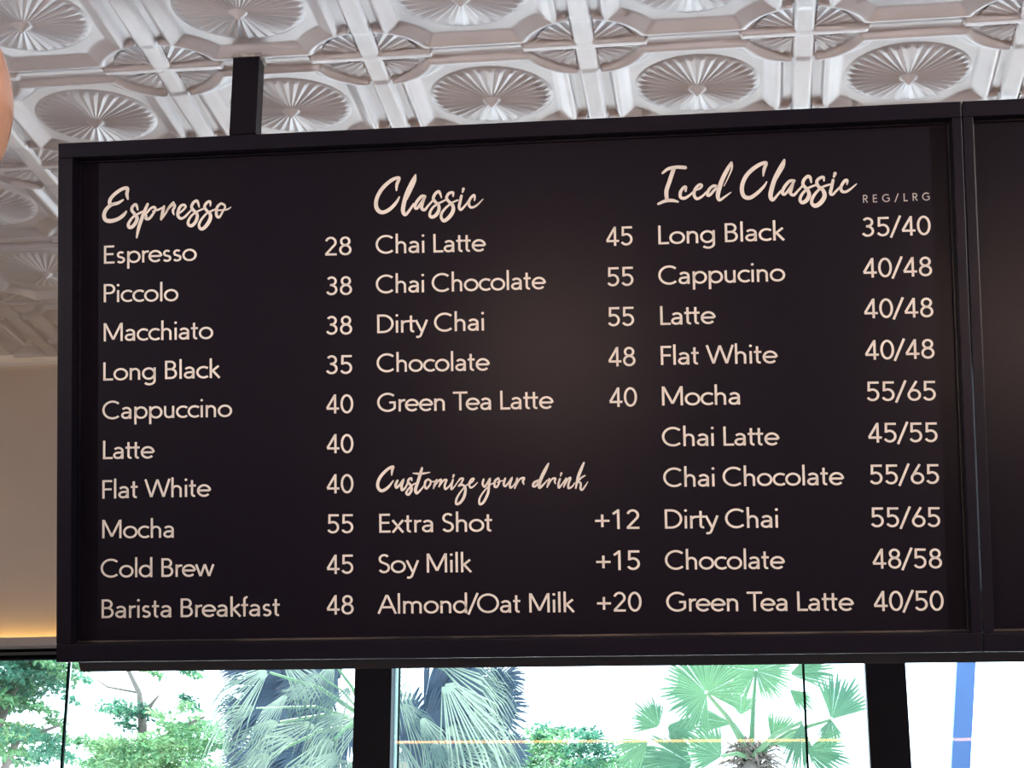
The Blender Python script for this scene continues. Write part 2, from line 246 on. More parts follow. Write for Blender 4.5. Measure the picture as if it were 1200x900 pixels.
  [(2.1232,-0.1864,0.0023),(2.1221,-0.1776,0.004),(2.115,-0.1773,0.0043),(2.1048,-0.1856,0.0045),(2.1058,-0.1987,0.0045),(2.1196,-0.2124,0.0051),(2.1233,-0.2286,0.0059),(2.1128,-0.2456,0.0062),(2.0984,-0.2538,0.0057),(2.0887,-0.2461,0.0045),(2.092,-0.2302,0.0043),(2.1068,-0.2119,0.0037),(2.1213,-0.2023,0.0031),(2.1385,-0.1972,0.0028)],
  [(2.1474,-0.186,0.0042),(2.1425,-0.2061,0.0045),(2.1392,-0.2205,0.0045),(2.1447,-0.2251,0.0037),(2.1549,-0.2154,0.0031),(2.1666,-0.2043,0.0028)],
  [(2.1531,-0.1679,0.0048),(2.1499,-0.1768,0.0031)],
  [(2.1838,-0.1992,0.002),(2.1847,-0.189,0.004),(2.1784,-0.1888,0.0042),(2.168,-0.2043,0.0042),(2.1691,-0.216,0.0042),(2.1788,-0.2193,0.0037),(2.1918,-0.2126,0.0031),(2.2092,-0.1988,0.0014)],
 ],
 'Customize your drink':[
  [(0.9302,-0.9517,0.0018),(0.9319,-0.9378,0.0039),(0.9338,-0.929,0.0039),(0.9196,-0.935,0.0041),(0.9014,-0.9523,0.0044),(0.8921,-0.9698,0.0044),(0.892,-0.9849,0.0044),(0.9021,-0.994,0.0044),(0.919,-0.9855,0.0039),(0.9346,-0.9669,0.0018)],
  [(0.9462,-0.9672,0.0033),(0.9409,-0.9784,0.0039),(0.9434,-0.9861,0.0036),(0.9524,-0.9787,0.0031),(0.9629,-0.965,0.0031),(0.9575,-0.9813,0.0036),(0.9587,-0.9927,0.0036),(0.9677,-0.9866,0.0028),(0.9756,-0.9716,0.0026)],
  [(0.9859,-0.9681,0.0018),(0.9847,-0.9618,0.0031),(0.9783,-0.9641,0.0033),(0.9756,-0.9716,0.0033),(0.9832,-0.9819,0.0036),(0.9843,-0.9946,0.0038),(0.9765,-1.0057,0.0036),(0.9701,-1.0018,0.0031),(0.9754,-0.9918,0.0028),(0.9883,-0.9795,0.0023),(0.9986,-0.9747,0.0018)],
  [(1.0146,-0.9347,0.0033),(1.0092,-0.9522,0.0044),(1.0025,-0.9723,0.0044),(0.9958,-0.9923,0.0044),(0.9995,-1.0025,0.0036),(1.0112,-0.9926,0.0026),(1.0216,-0.9803,0.0023)],
  [(0.99,-0.948,0.0018),(1.0118,-0.9498,0.0033),(1.0361,-0.9465,0.0015)],
  [(1.032,-0.9654,0.0028),(1.0243,-0.9702,0.0033),(1.0216,-0.9828,0.0033),(1.0266,-0.9904,0.0031),(1.0357,-0.9806,0.0028),(1.0384,-0.9706,0.0026),(1.032,-0.9661,0.0026)],
  [(1.0371,-0.9718,0.0018),(1.0473,-0.972,0.002),(1.0537,-0.9684,0.002)],
  [(1.055,-0.9671,0.0028),(1.0497,-0.9784,0.0031),(1.0457,-0.9904,0.0023)],
  [(1.0471,-0.9871,0.002),(1.0575,-0.9722,0.0026),(1.0665,-0.9669,0.0028),(1.0646,-0.9762,0.0028),(1.0611,-0.9862,0.002)],
  [(1.0619,-0.9849,0.0018),(1.0728,-0.9701,0.0026),(1.0818,-0.9685,0.0028),(1.077,-0.9815,0.0031),(1.0781,-0.9929,0.0031),(1.0879,-0.9868,0.0023),(1.0962,-0.9756,0.002)],
  [(1.0997,-0.9682,0.0028),(1.0956,-0.9819,0.0031),(1.0955,-0.9932,0.0031),(1.1032,-0.9871,0.002),(1.1123,-0.9747,0.0018)],
  [(1.1019,-0.9561,0.0033),(1.0997,-0.9624,0.002)],
  [(1.1136,-0.9735,0.002),(1.1201,-0.9661,0.0028),(1.1277,-0.9663,0.0028),(1.1224,-0.9775,0.0025),(1.116,-0.9849,0.0025),(1.1262,-0.9826,0.0031),(1.1337,-0.9928,0.0036),(1.1295,-1.0153,0.0041),(1.1178,-1.0314,0.0038),(1.1076,-1.0337,0.0033),(1.1091,-1.0199,0.0031),(1.1195,-1.0026,0.0023),(1.1338,-0.9865,0.002),(1.144,-0.9792,0.0018)],
  [(1.144,-0.9817,0.0018),(1.153,-0.9744,0.0023),(1.157,-0.967,0.0025),(1.1506,-0.9681,0.0028),(1.144,-0.9805,0.0031),(1.1477,-0.9906,0.0028),(1.1566,-0.9871,0.0023),(1.167,-0.9772,0.0013)],
  [(1.1839,-0.9695,0.0029),(1.181,-0.9811,0.0032),(1.1862,-0.9891,0.0029),(1.1943,-0.9788,0.0026),(1.201,-0.9685,0.0029),(1.1981,-0.9867,0.0034),(1.1951,-1.0075,0.0037),(1.1829,-1.0307,0.0037),(1.1722,-1.0357,0.0032),(1.1725,-1.02,0.0026),(1.186,-0.9995,0.0021),(1.2021,-0.9842,0.0018),(1.2127,-0.9792,0.0018)],
  [(1.2248,-0.9665,0.0029),(1.2154,-0.9741,0.0032),(1.2138,-0.9884,0.0032),(1.2204,-0.9898,0.0029),(1.2272,-0.977,0.0026),(1.2247,-0.967,0.0026)],
  [(1.2219,-0.9781,0.0018),(1.2365,-0.9733,0.0018)],
  [(1.2431,-0.9682,0.0029),(1.2389,-0.9824,0.0032),(1.2428,-0.989,0.0029),(1.2521,-0.9801,0.0026),(1.2615,-0.9673,0.0029),(1.256,-0.9828,0.0031),(1.2571,-0.9933,0.0029),(1.2651,-0.9882,0.0021),(1.2732,-0.9767,0.0016)],
  [(1.276,-0.969,0.0029),(1.2731,-0.9832,0.0031),(1.2689,-0.9948,0.0024)],
  [(1.2716,-0.9897,0.0018),(1.2811,-0.973,0.0024),(1.2891,-0.968,0.0029),(1.2948,-0.9686,0.0031),(1.2915,-0.9771,0.0029),(1.294,-0.985,0.0016)],
  [(1.3335,-0.9755,0.0031),(1.3229,-0.9804,0.0034),(1.3188,-0.9894,0.0034),(1.3253,-0.9909,0.0029),(1.3361,-0.9781,0.0031)],
  [(1.3618,-0.9306,0.0026),(1.3537,-0.946,0.0047),(1.3428,-0.9666,0.0047),(1.3359,-0.9846,0.0044),(1.337,-0.995,0.0037),(1.349,-0.9849,0.0024),(1.3583,-0.9747,0.0016)],
  [(1.3636,-0.9723,0.0029),(1.3608,-0.9839,0.0029),(1.3572,-0.9942,0.0021)],
  [(1.3599,-0.9904,0.0018),(1.3688,-0.975,0.0023),(1.3754,-0.9705,0.0029),(1.3801,-0.9721,0.0031),(1.3779,-0.9791,0.0026),(1.3803,-0.9856,0.0013)],
  [(1.3923,-0.9729,0.0029),(1.3882,-0.9858,0.0031),(1.3893,-0.9962,0.0029),(1.3986,-0.986,0.0021),(1.4053,-0.9758,0.0016)],
  [(1.3966,-0.9574,0.0031),(1.3943,-0.9647,0.0018)],
  [(1.4093,-0.972,0.0029),(1.4051,-0.9862,0.0029),(1.4023,-0.9944,0.0021)],
  [(1.405,-0.9901,0.0018),(1.4145,-0.9734,0.0023),(1.4211,-0.971,0.0029),(1.4155,-0.9864,0.0029),(1.4153,-0.9981,0.0029),(1.4245,-0.9944,0.0023),(1.4325,-0.9842,0.0016)],
  [(1.4584,-0.9303,0.0026),(1.4502,-0.9483,0.0042),(1.4419,-0.9689,0.0042),(1.4348,-0.9985,0.0023)],
  [(1.4602,-0.9654,0.0021),(1.451,-0.9704,0.0023),(1.4425,-0.9805,0.0026),(1.4486,-0.9859,0.0029),(1.4478,-1.0001,0.0031),(1.4529,-1.0028,0.0029),(1.461,-0.9926,0.0021),(1.4677,-0.9824,0.001)],
 ],
}

# ================================================================ THE SETTING
T = .61                                   # ceiling tile pitch
OX, OY = -2.159*T, 7.8292*T               # a crossing of the tile grid
ZC = 1.55 + 4.1482*T                      # lowest moulding of the ceiling
FL = .038                                 # coffer depth in tiles
ZF = ZC + FL*T
YW, XL, XR, YB = 7.27, -4.6, 5.0, -4.5
struct = lambda name, bm, m, **k: obj(name, bm, m, kind='structure', **k)
struct('floor', bx(XL, XR, YB, YW+.3, -.1, 0), M['floor'], label='stone floor of the room')
wl = struct('wall_left', bx(XL-.15, XL, YB, YW+.3, 0, 4.4), M['plaster'], label='beige plaster wall on the left')
wf = struct('wall_front', bx(XL, XR, YB-.15, YB, 0, 4.4), M['warmwall'], label='warm brown wall behind the viewer')
struct('wall_right', bx(XR, XR+.15, YB, YW+.3, 0, 4.4), M['plaster'], label='plaster wall on the right')
# header wall over the window front: plaster face, ledge with light strip, window head
ZLED, ZLEDGE, ZHEAD, ZH0 = 1.55+1.3426, 1.55+1.325, 1.55+1.3116, 1.55+1.277
CX0, CX1, CZ0, CZ1 = -2.4, 4.7, 3.02, 3.92      # added unseen clerestory opening, lets daylight onto the ceiling
bm = bmesh.new()
box(bm, XL, CX0, YW, YW+.05, ZHEAD+.005, 4.4); box(bm, CX1, XR, YW, YW+.05, ZHEAD+.005, 4.4)
box(bm, CX0, CX1, YW, YW+.05, ZHEAD+.005, CZ0); box(bm, CX0, CX1, YW, YW+.05, CZ1, 4.4)
struct('wall_back', bm, M['plaster'], label='beige plaster wall above the windows, lit amber along its foot')
w4 = empty('added_window_4', (CX0, YW, CZ0), kind='structure', label='added clerestory window high in the back wall, unseen behind the boards, daylights the ceiling')
obj('glass_pane', bx(0, CX1-CX0, .02, .028, 0, CZ1-CZ0), M['glass'], w4)
for k in range(5):
    xx = .03+(CX1-CX0-.06)*k/4; obj('window_bar', bx(xx-.03, xx+.03, .0, .05, 0, CZ1-CZ0), M['metal'], w4)
cr = [(0, 0), (-.055, 0), (-.055, -.012), (-.035, -.03), (-.012, -.036), (-.012, -.05), (0, -.05)]
V = []; F = []; n = len(cr)
for x in (XL, XR):
    for (dy, dz) in cr: V.append((x, YW+dy, ZC+dz+.03))
for i in range(n): F.append((i, (i+1) % n, n+(i+1) % n, n+i))
struct('trim_1', (V, F), M['crown'], label='white crown moulding where the back wall meets the tin ceiling')
# ledge: a trough that holds the light strip
bm = bmesh.new(); box(bm, XL, XR, YW-.075, YW, ZHEAD, ZHEAD+.012); box(bm, XL, XR, YW-.078, YW-.066, ZHEAD, ZLEDGE+.022, bev=.002)
struct('trim_2', bm, M['ledge'], label='pale ledge that hides the amber light strip below the beige wall')
ls = obj('light_strip', bx(XL+.05, XR-.05, YW-.030, YW-.016, ZHEAD+.0125, ZHEAD+.020), M['led'])
tag(ls, 'amber light strip glowing behind the pale ledge above the windows', 'light strip')
# ---- window front
WZ0 = .12
def pane(x0, x1, par, y=YW+.010):
    ox, oy, oz = par.location
    obj('glass_pane', bx(x0-ox, x1-ox, y-oy, y+.008-oy, WZ0-oz, ZH0+.02-oz), M['glass'], par)
def vbar(x0, x1, y0, y1, par, m, name, bev=0.0, label=None):
    ox, oy, oz = par.location
    obj(name, bx(x0-ox, x1-ox, y0-oy, y1-oy, WZ0-.02-oz, ZH0+.01-oz, bev=bev), m, par, label=label)
def hbar(x0, x1, par):
    ox, oy, oz = par.location
    obj('window_head', bx(x0-ox, x1-ox, YW-.01-oy, YW+.05-oy, ZH0+.020-oz, ZHEAD-oz), M['rubber'], par)
    obj('head_strip', bx(x0-ox, x1-ox, YW-.016-oy, YW+.0-oy, ZH0+.008-oz, ZH0+.021-oz), M['alu'], par, label='thin grey metal strip under the black window head')
    obj('head_gasket', bx(x0-ox, x1-ox, YW-.019-oy, YW+.050-oy, ZH0-.002-oz, ZH0+.008-oz), M['rubber'], par)
    obj('window_sill', bx(x0-ox, x1-ox, YW-.03-oy, YW+.16-oy, 0-oz, WZ0-oz), M['metal'], par)
w1 = empty('window_1', (-3.0, YW, .1), kind='structure', label='left window bay with two joined panes, trees behind')
hbar(XL, -1.455, w1)
pane(XL, -2.706, w1); pane(-2.694, -1.53, w1)
vbar(-2.706, -2.697, YW+.004, YW+.024, w1, M['edge'], 'glass_joint', label='thin dark green joint between two panes')
vbar(-1.534, -1.387, YW-.02, YW+.07, w1, M['metal'], 'mullion', .003, 'wide black window post')
w2 = empty('window_2', (-.5, YW, .1), kind='structure', label='middle window bay, palms behind')
hbar(-1.455, .49, w2)
pane(-1.376, .190, w2); pane(.197, .42, w2)
vbar(-1.387, -1.3745, YW+.06, YW+.075, w2, M['edgelit'], 'glass_edge', label='pale lit edge of the glass beside the black post')
vbar(-1.3745, -1.369, YW+.058, YW+.076, w2, M['edge'], 'glass_seal', label='thin dark green line beside the pale glass edge')
vbar(.190, .199, YW+.004, YW+.024, w2, M['edge'], 'glass_joint', label='thin dark green joint between two panes')
vbar(.4245, .5740, YW-.02, YW+.07, w2, M['metal'], 'mullion', .003, 'wide black window post')
w3 = empty('window_3', (2.5, YW, .1), kind='structure', label='right window bay, white sky behind')
hbar(.49, XR, w3)
pane(.575, 2.30, w3); pane(2.45, XR, w3); vbar(2.30, 2.45, YW-.02, YW+.07, w3, M['metal'], 'mullion', .003)

# ---------------------------------------------------------------- pressed tin ceiling
ceil = empty('ceiling', (0, 0, ZF), kind='structure', label='white pressed tin ceiling of embossed square tiles')
obj('ceiling_slab', bx(XL-.15, XR+.15, YB-.15, YW+.3, .03, .3), M['plaster'], ceil)
def sstep(a, b, x):
    t = max(0.0, min(1.0, (x-a)/(b-a))); return t*t*(3-2*t)
R0, RU, RV, CU, CV = .272, .286, .264, .118, .084
def hang(uu, vv):          # how far the tin hangs below the coffer ground, in tiles; (uu,vv) from the crossing
    du, dv = abs(uu), abs(vv); rr = math.hypot(du, dv)
    rr = math.hypot(du*R0/RU, dv*R0/RV)
    a, b, c = du-CU, dv-CV, rr-R0
    s = min(a, b, c)
    if s >= 0:
        # round bead, quirk, cove
        if s < .010: h = FL
        elif s < .020: h = FL - .010*sstep(.010, .020, s)
        elif s < .028: h = FL - .010
        elif s < .036: h = FL - .010 - .008*sstep(.028, .036, s)
        else: h = (FL-.018)*(1-sstep(.036, .072, s))
    else:
        s = -s
        h = FL*(1 - .72*sstep(.004, .034, s))
        inr = max(0.0, -c)
        if c < -.03: h = min(h, FL*.28 - .2*FL*sstep(.03, .06, inr) + 0)
        # raised strips down the middle of both channels
        k = 1.0 - .18*sstep(0, .05, inr)
        hu = FL*k*(1 - sstep(.038, .056, du))
        hv = FL*(.34 if c > 0 else .85)*(1 - sstep(.020, .036, dv))
        ring = 0.0
        if du < CU+.01: ring = FL*(1-.75*sstep(.006, .026, abs(c)))*sstep(.048, .060, du) if abs(c) < .03 and dv > CV else 0.0
        h = max(h, hu, hv, ring)
    return h
def tile_mesh(v0, v1, nu, nv):
    V = []; F = []
    for j in range(nv+1):
        y = v0 + (v1-v0)*j/nv
        for i in range(nu+1):
            x = -.5 + i/nu
            cu = x - (.5 if x > 0 else -.5); cv = y - (.5 if y > 0 else -.5)
            V.append((x*T, y*T, -hang(cu, cv)*T))
    for j in range(nv):
        for i in range(nu):
            a = j*(nu+1)+i; F.append((a, a+nu+1, a+nu+2, a+1))
    return (V, F)
def polar(r0, r1, fn, nr, na, a0=0, a1=2*PI, cap=True):
    V = []; F = []
    closed = abs(a1-a0-2*PI) < 1e-6
    m = na if closed else na+1
    for i in range(nr+1):
        rr = r0+(r1-r0)*i/nr
        for k in range(m):
            t = a0+(a1-a0)*k/na
            V.append((rr*math.cos(t)*T, rr*math.sin(t)*T, -fn(rr, t)*T))
    for i in range(nr):
        for k in range(na):
            k2 = (k+1) % m if closed else k+1
            F.append((i*m+k, i*m+k2, (i+1)*m+k2, (i+1)*m+k))
    return V, F, m
NP = 34
def ros(rr, t):
    ph = (t*NP/(2*PI)) % 1.0
    tri = abs(ph-.5)*2                     # 1 on the ridges, 0 in the valleys
    ridge = tri**1.15
    base = .004 + .030*(1-(rr/.295))**.9
    amp = .0088*(.2+.8*min(1, rr/.22))*(1-sstep(.262, .292, rr))
    h = base + amp*ridge
    lim = .291            # scalloped rim
    if rr > lim: h = .004*max(0, 1-(rr-lim)/.011)
    if rr < .040: h = .032 + .040*(1-rr/.040)
    return h
def sink(vf):                              # keep only outward facing order (looking up from below)
    return vf
V, F, m = polar(.0015, .302, ros, 24, NP*8)
ros_me = (V, F)
def med(rr, t):
    q = t % (PI/2); edge = min(q, PI/2-q)*rr
    if edge < .05: return .0
    nq = 7; a = (q/(PI/2)*nq*1.0) % 1.0
    tri = abs(a-.5)*2
    return .006 + .014*(1-rr/.23) + .007*tri**1.2*min(1, rr/.15)
V, F, m = polar(.05, .226, med, 8, 168)
med_me = (V, F)
N_T = 120
t0 = obj('ceiling_tile', tile_mesh(-.5, .5, N_T, N_T), M['tin'], ceil, smooth=True)
r0o = obj('fan_rosette', ros_me, M['tin'], t0)
m0 = obj('corner_medallion', med_me, M['tin'], t0, loc=(.5*T, .5*T, -.003*T))
first = True
for j in range(-5, 4):
    for i in range(-6, 9):
        x, y = OX+i*T, OY+(j+.5)*T
        if first: a, b, c = t0, r0o, m0; first = False
        else:
            a = t0.copy(); C.objects.link(a); b = r0o.copy(); C.objects.link(b); c = m0.copy(); C.objects.link(c)
            b.parent = a; c.parent = a
        a.location = (x, y, 0)
me_cut = None
for i in range(-6, 9):
    if me_cut is None:
        o = obj('cut_tile', tile_mesh(-.5, -.39, N_T, 14), M['tin'], ceil, smooth=True); me_cut = o
    else:
        o = me_cut.copy(); C.objects.link(o)
    o.location = (OX+i*T, OY+4.5*T, 0)

# ================================================================ MENU BOARDS
BO, BU, BV, BN = Vector(BOARD_O), Vector(BOARD_U), Vector(BOARD_V), Vector(BOARD_N)
def board_root(name, du, label):
    o = empty(name, (0, 0, 0), label, 'menu board')
    p = BO + BU*du
    o.matrix_world = Matrix(((BU.x, BV.x, BN.x, p.x), (BU.y, BV.y, BN.y, p.y), (BU.z, BV.z, BN.z, p.z), (0, 0, 0, 1)))
    return o
HB = 1.4465; PZ = -.06
def build_board(root, W, lst, rst, cx0, cx1, tp):
    fm = M['frame']
    obj('top_rail', bx(0, W, -.0425, 0, -.085, 0, bev=.003), fm, root)
    obj('bottom_rail', bx(0, W, -HB, -HB+.050, -.085, 0, bev=.003), fm, root)
    obj('side_rail', bx(0, lst, -HB+.0503, -.0428, -.085, -.0004, bev=.002), fm, root)
    obj('side_rail', bx(W-rst, W, -HB+.0503, -.0428, -.085, -.0004, bev=.002), fm, root)
    # thin inner bead round the panel
    y0, y1, x0, x1 = -HB+.0503, -.0428, lst, W-rst
    obj('bead', bx(x0, x1, y0, y0+.006, PZ+.001, PZ+.014, bev=.0015), M['bead'], root, label='thin patchy bead along the foot of the panel')
    obj('bead', bx(x0, x1, y1-.006, y1, PZ+.001, PZ+.014, bev=.0015), fm, root)
    obj('bead', bx(x1-.007, x1, y0+.006, y1-.006, PZ+.001, PZ+.014, bev=.0015), M['beadr'], root)
    obj('bead', bx(x0, x0+.007, y0+.006, y1-.006, PZ+.001, PZ+.014, bev=.0015), fm, root)
    p = obj('panel', bx(x0-.002, x1+.002, y0-.002, y1+.002, PZ-.02, PZ), M['panel'], root)
    # tapered channel behind, showing below the frame
    obj('back_channel', hexa([(cx0, -HB+.02, -.0855), (cx1, -HB+.02, -.0855), (cx1, -HB+.02, -.15), (cx0, -HB+.02, -.15)],
                             [(cx0+tp, -HB-.031, -.088), (cx1, -HB-.031, -.088), (cx1, -HB-.031, -.15), (cx0+tp, -HB-.031, -.15)]), M['backbox'], root,
        label='dark grey channel showing under the frame')
    obj('light_strip', bx(.06, W-.06, -1.113, -1.103, -.097, -.0852), M['ledr'], root, label='amber light strip on the back, mirrored in the window glass')
    return p
M['bead'] = mat('patchy_bead', (.018, .016, .02), .4, noise=(4.5, (.09, .07, .06), .09))  # dark bead with paler brown patches
M['beadr'] = mat('side_bead', (.012, .011, .014), .3)
W1 = 2.4858
b1 = board_root('menu_board', 0, 'black framed menu board lettered in cream with coffee drinks and prices')
b2 = board_root('menu_board', W1+.0035, 'dark blank menu board cut off at the right edge of the photo')
pan1 = build_board(b1, W1, .0425, .026, .026, W1+.0012, .012)
pan2 = build_board(b2, 2.46, .026, .0425, -.0015, 2.43, 0)

# ---- lettering: single-stroke geometric alphabet, cap height 1
SW = .112
def arc(cx, cy, rx, ry, a0, a1, n=None):
    n = n or max(4, int(abs(a1-a0)/9))
    return [(cx+rx*math.cos(math.radians(a0+(a1-a0)*k/n)), cy+ry*math.sin(math.radians(a0+(a1-a0)*k/n))) for k in range(n+1)]
h = SW/2; X = .655                   # x height
xt = X-h; xm = X/2; xr = .30; 
def O_(cx): return arc(cx, xm, xr, xm-h+.012, 0, 360, 36)
G = {}
G['o'] = (.72, [O_(.36)])
G['c'] = (.58, [arc(.36, xm, .30, xm-h+.012, 48, 312, 26)])
G['e'] = (.68, [[(.07, xm+.005), (.635, xm+.005)] , arc(.355, xm, .288, xm-h+.012, 0, 318, 30)])
G['l'] = (.25, [[(.125, 0), (.125, 1.07)]])
G['i'] = (.25, [[(.125, 0), (.125, X)], ('dot', .125, .93)])
G['n'] = (.66, [[(.125, 0), (.125, X)], arc(.325, X-h-.20, .20, .20, 180, 0, 16)+[(.525, 0)]])
G['h'] = (.66, [[(.125, 0), (.125, 1.07)], arc(.325, X-h-.20, .20, .20, 180, 0, 16)+[(.525, 0)]])
G['m'] = (1.04, [[(.125, 0), (.125, X)], arc(.315, X-h-.18, .19, .18, 180, 0, 14)+[(.505, 0)], arc(.70, X-h-.18, .195, .18, 180, 0, 14)+[(.895, 0)]])
G['u'] = (.66, [[(.125, X), (.125, .24)]+arc(.325, h+.19, .20, .20, 180, 360, 16)[1:]+[(.525, X)], [(.525, .3), (.525, 0)]])
G['r'] = (.40, [[(.125, 0), (.125, X)], arc(.335, X-h-.20, .21, .20, 180, 72, 10)])
G['t'] = (.40, [[(.17, .90), (.17, .17)]+arc(.28, .165, .11, .115, 180, 290, 8)[1:], [(.02, X-h+.005), (.36, X-h+.005)]])
G['f'] = (.36, [[(.15, 0), (.15, .88)]+arc(.27, .88, .12, .14, 180, 75, 8)[1:], [(.0, X-h+.005), (.33, X-h+.005)]])
G['a'] = (.62, [arc(.29, X-h-.165, .20, .165, 150, 0, 12)+[(.49, 0)], arc(.27, .195, .185, .145, 90, 350, 20)+[(.49, .26)], [(.27, .34), (.49, .355)]])
G['s'] = (.50, [arc(.255, xt-.135, .145, .14, 38, 225, 14)+arc(.245, .185, .165, .14, 48, -150, 16)])
G['p'] = (.74, [[(.125, -.31), (.125, X)], arc(.405, xm, .275, xm-h+.012, 0, 360, 34)])
G['b'] = (.74, [[(.125, 0), (.125, 1.07)], arc(.405, xm, .275, xm-h+.012, 0, 360, 34)])
G['d'] = (.74, [[(.615, 0), (.615, 1.07)], arc(.335, xm, .275, xm-h+.012, 0, 360, 34)])
G['g'] = (.74, [[(.615, X), (.615, -.05)]+arc(.36, -.05, .255, .21, 0, -145, 14)[1:], arc(.335, xm, .275, xm-h+.012, 0, 360, 34)])
G['k'] = (.58, [[(.125, 0), (.125, 1.07)], [(.50, X), (.15, .35)], [(.22, .40), (.54, 0)]])
G['w'] = (.90, [[(.03, X), (.24, .03)], [(.24, .03), (.45, X)], [(.45, X), (.66, .03)], [(.66, .03), (.87, X)]])
G['y'] = (.60, [[(.04, X), (.31, .05)], [(.57, X), (.27, -.16), (.22, -.23), (.14, -.26), (.05, -.24)]])
G['x'] = (.58, [[(.04, X), (.53, 0)], [(.53, X), (.04, 0)]])
G['E'] = (.66, [[(.13, 0), (.13, 1)], [(.13, 1-h), (.58, 1-h)], [(.13, .52), (.55, .52)], [(.13, h), (.60, h)]])
G['F'] = (.60, [[(.13, 0), (.13, 1)], [(.13, 1-h), (.56, 1-h)], [(.13, .50), (.53, .50)]])
G['L'] = (.56, [[(.13, 0), (.13, 1)], [(.13, h), (.55, h)]])
G['P'] = (.66, [[(.13, 0), (.13, 1)], [(.13, 1-h), (.36, 1-h)]+arc(.36, .72, .23, .225, 90, -90, 16)+[(.13, .495)]])
G['R'] = (.68, [[(.13, 0), (.13, 1)], [(.13, 1-h), (.36, 1-h)]+arc(.36, .72, .22, .225, 90, -90, 16)+[(.13, .495)], [(.34, .49), (.62, 0)]])
G['B'] = (.70, [[(.13, 0), (.13, 1)], [(.13, 1-h), (.34, 1-h)]+arc(.34, .74, .21, .205, 90, -90, 14)+[(.13, .535)], [(.34, .535)]+arc(.36, .295, .24, .24, 90, -90, 14)+[(.13, h)]])
G['D'] = (.90, [[(.13, 0), (.13, 1)], [(.13, 1-h), (.36, 1-h)]+arc(.36, .5, .45, .444, 90, -90, 26)+[(.13, h)]])
G['C'] = (.92, [arc(.52, .5, .455, .455, 47, 313, 34)])
G['G'] = (.98, [arc(.52, .5, .455, .455, 48, 318, 34)+[(.865, .46)], [(.60, .49), (.915, .49)]])
G['O'] = (1.06, [arc(.53, .5, .46, .455, 0, 360, 48)])
G['S'] = (.62, [arc(.32, .735, .205, .212, 35, 228, 16)+arc(.31, .275, .225, .228, 50, -152, 18)])
G['T'] = (.74, [[(.37, 0), (.37, 1)], [(.02, 1-h), (.72, 1-h)]])
G['A'] = (.88, [[(.03, 0), (.43, .985)], [(.45, .985), (.85, 0)], [(.19, .34), (.69, .34)]])
G['M'] = (1.10, [[(.13, 0), (.13, 1)], [(.15, .97), (.55, .10)], [(.55, .10), (.95, .97)], [(.97, 0), (.97, 1)]])
G['W'] = (1.26, [[(.04, 1), (.33, .04)], [(.33, .04), (.63, .97)], [(.63, .97), (.93, .04)], [(.93, .04), (1.22, 1)]])
G['0'] = (.68, [arc(.34, .5, .255, .447, 0, 360, 40)])
G['1'] = (.68, [[(.39, 0), (.39, 1)], [(.40, .96), (.15, .76)]])
G['2'] = (.68, [arc(.33, .70, .225, .245, 165, -30, 18)+[(.09, h+.01)], [(.06, h), (.61, h)]])
G['3'] = (.68, [arc(.32, .745, .20, .20, 150, -75, 18)+[(.25, .54)], arc(.31, .29, .235, .235, 75, -155, 20), [(.24, .54), (.37, .53)]])
G['4'] = (.68, [[(.45, 0), (.45, 1)], [(.45, .97), (.06, .27)], [(.04, .255), (.64, .255)]])
G['5'] = (.68, [[(.60, 1-h), (.15, 1-h)], [(.16, 1), (.145, .50)], arc(.31, .325, .25, .268, 125, -150, 22)])
G['6'] = (.68, [arc(.34, .30, .245, .245, 0, 360, 32), [(.455, 1), (.125, .42)]])
G['8'] = (.68, [arc(.34, .745, .195, .20, 0, 360, 28), arc(.34, .29, .24, .238, 0, 360, 32)])
G['/'] = (.50, [[(.02, -.08), (.47, 1.04)]])
G['+'] = (.80, [[(.10, .42), (.74, .42)], [(.42, .10), (.42, .74)]])
def ribbon(V, F, pts, hw, round_ends=False):
    # pts (x, y) or (x, y, halfwidth); mitred strip
    P = [(p[0], p[1]) for p in pts]; Wd = [p[2] if len(p) > 2 else hw for p in pts]
    n = len(P); closed = n > 3 and math.hypot(P[0][0]-P[-1][0], P[0][1]-P[-1][1]) < 1e-6
    base = len(V)
    for i in range(n):
        a = P[i-1] if i > 0 else (P[-2] if closed else P[0]); b = P[i]; c = P[i+1] if i < n-1 else (P[1] if closed else P[-1])
        d1 = (b[0]-a[0], b[1]-a[1]); d2 = (c[0]-b[0], c[1]-b[1])
        l1 = math.hypot(*d1) or 1; l2 = math.hypot(*d2) or 1
        n1 = (-d1[1]/l1, d1[0]/l1); n2 = (-d2[1]/l2, d2[0]/l2)
        if d1 == (0, 0): n1 = n2
        if d2 == (0, 0): n2 = n1
        mx, my = n1[0]+n2[0], n1[1]+n2[1]; ml = math.hypot(mx, my) or 1; mx /= ml; my /= ml
        k = max(.6, mx*n1[0]+my*n1[1]); s = Wd[i]/k
        V.append((b[0]+mx*s, b[1]+my*s, 0)); V.append((b[0]-mx*s, b[1]-my*s, 0))
    for i in range(n-1): F.append((base+2*i, base+2*i+1, base+2*i+3, base+2*i+2))
    if round_ends and not closed:
        for q in (0, n-1):
            s = len(V); cx, cy = P[q]; rr = Wd[q]
            for k in range(10): V.append((cx+rr*math.cos(2*PI*k/10), cy+rr*math.sin(2*PI*k/10), 0))
            F.append(tuple(range(s, s+10)))
def dot(V, F, cx, cy, rr, n=14):
    s = len(V)
    for k in range(n): V.append((cx+rr*math.cos(2*PI*k/n), cy+rr*math.sin(2*PI*k/n), 0))
    F.append(tuple(range(s, s+n)))
def extents(ch):
    xs = []
    for st in G[ch][1]:
        if st[0] == 'dot': continue
        for k, p in enumerate(st): xs.append(p[0])
    return min(xs)-h*.9, max(xs)+h*.9
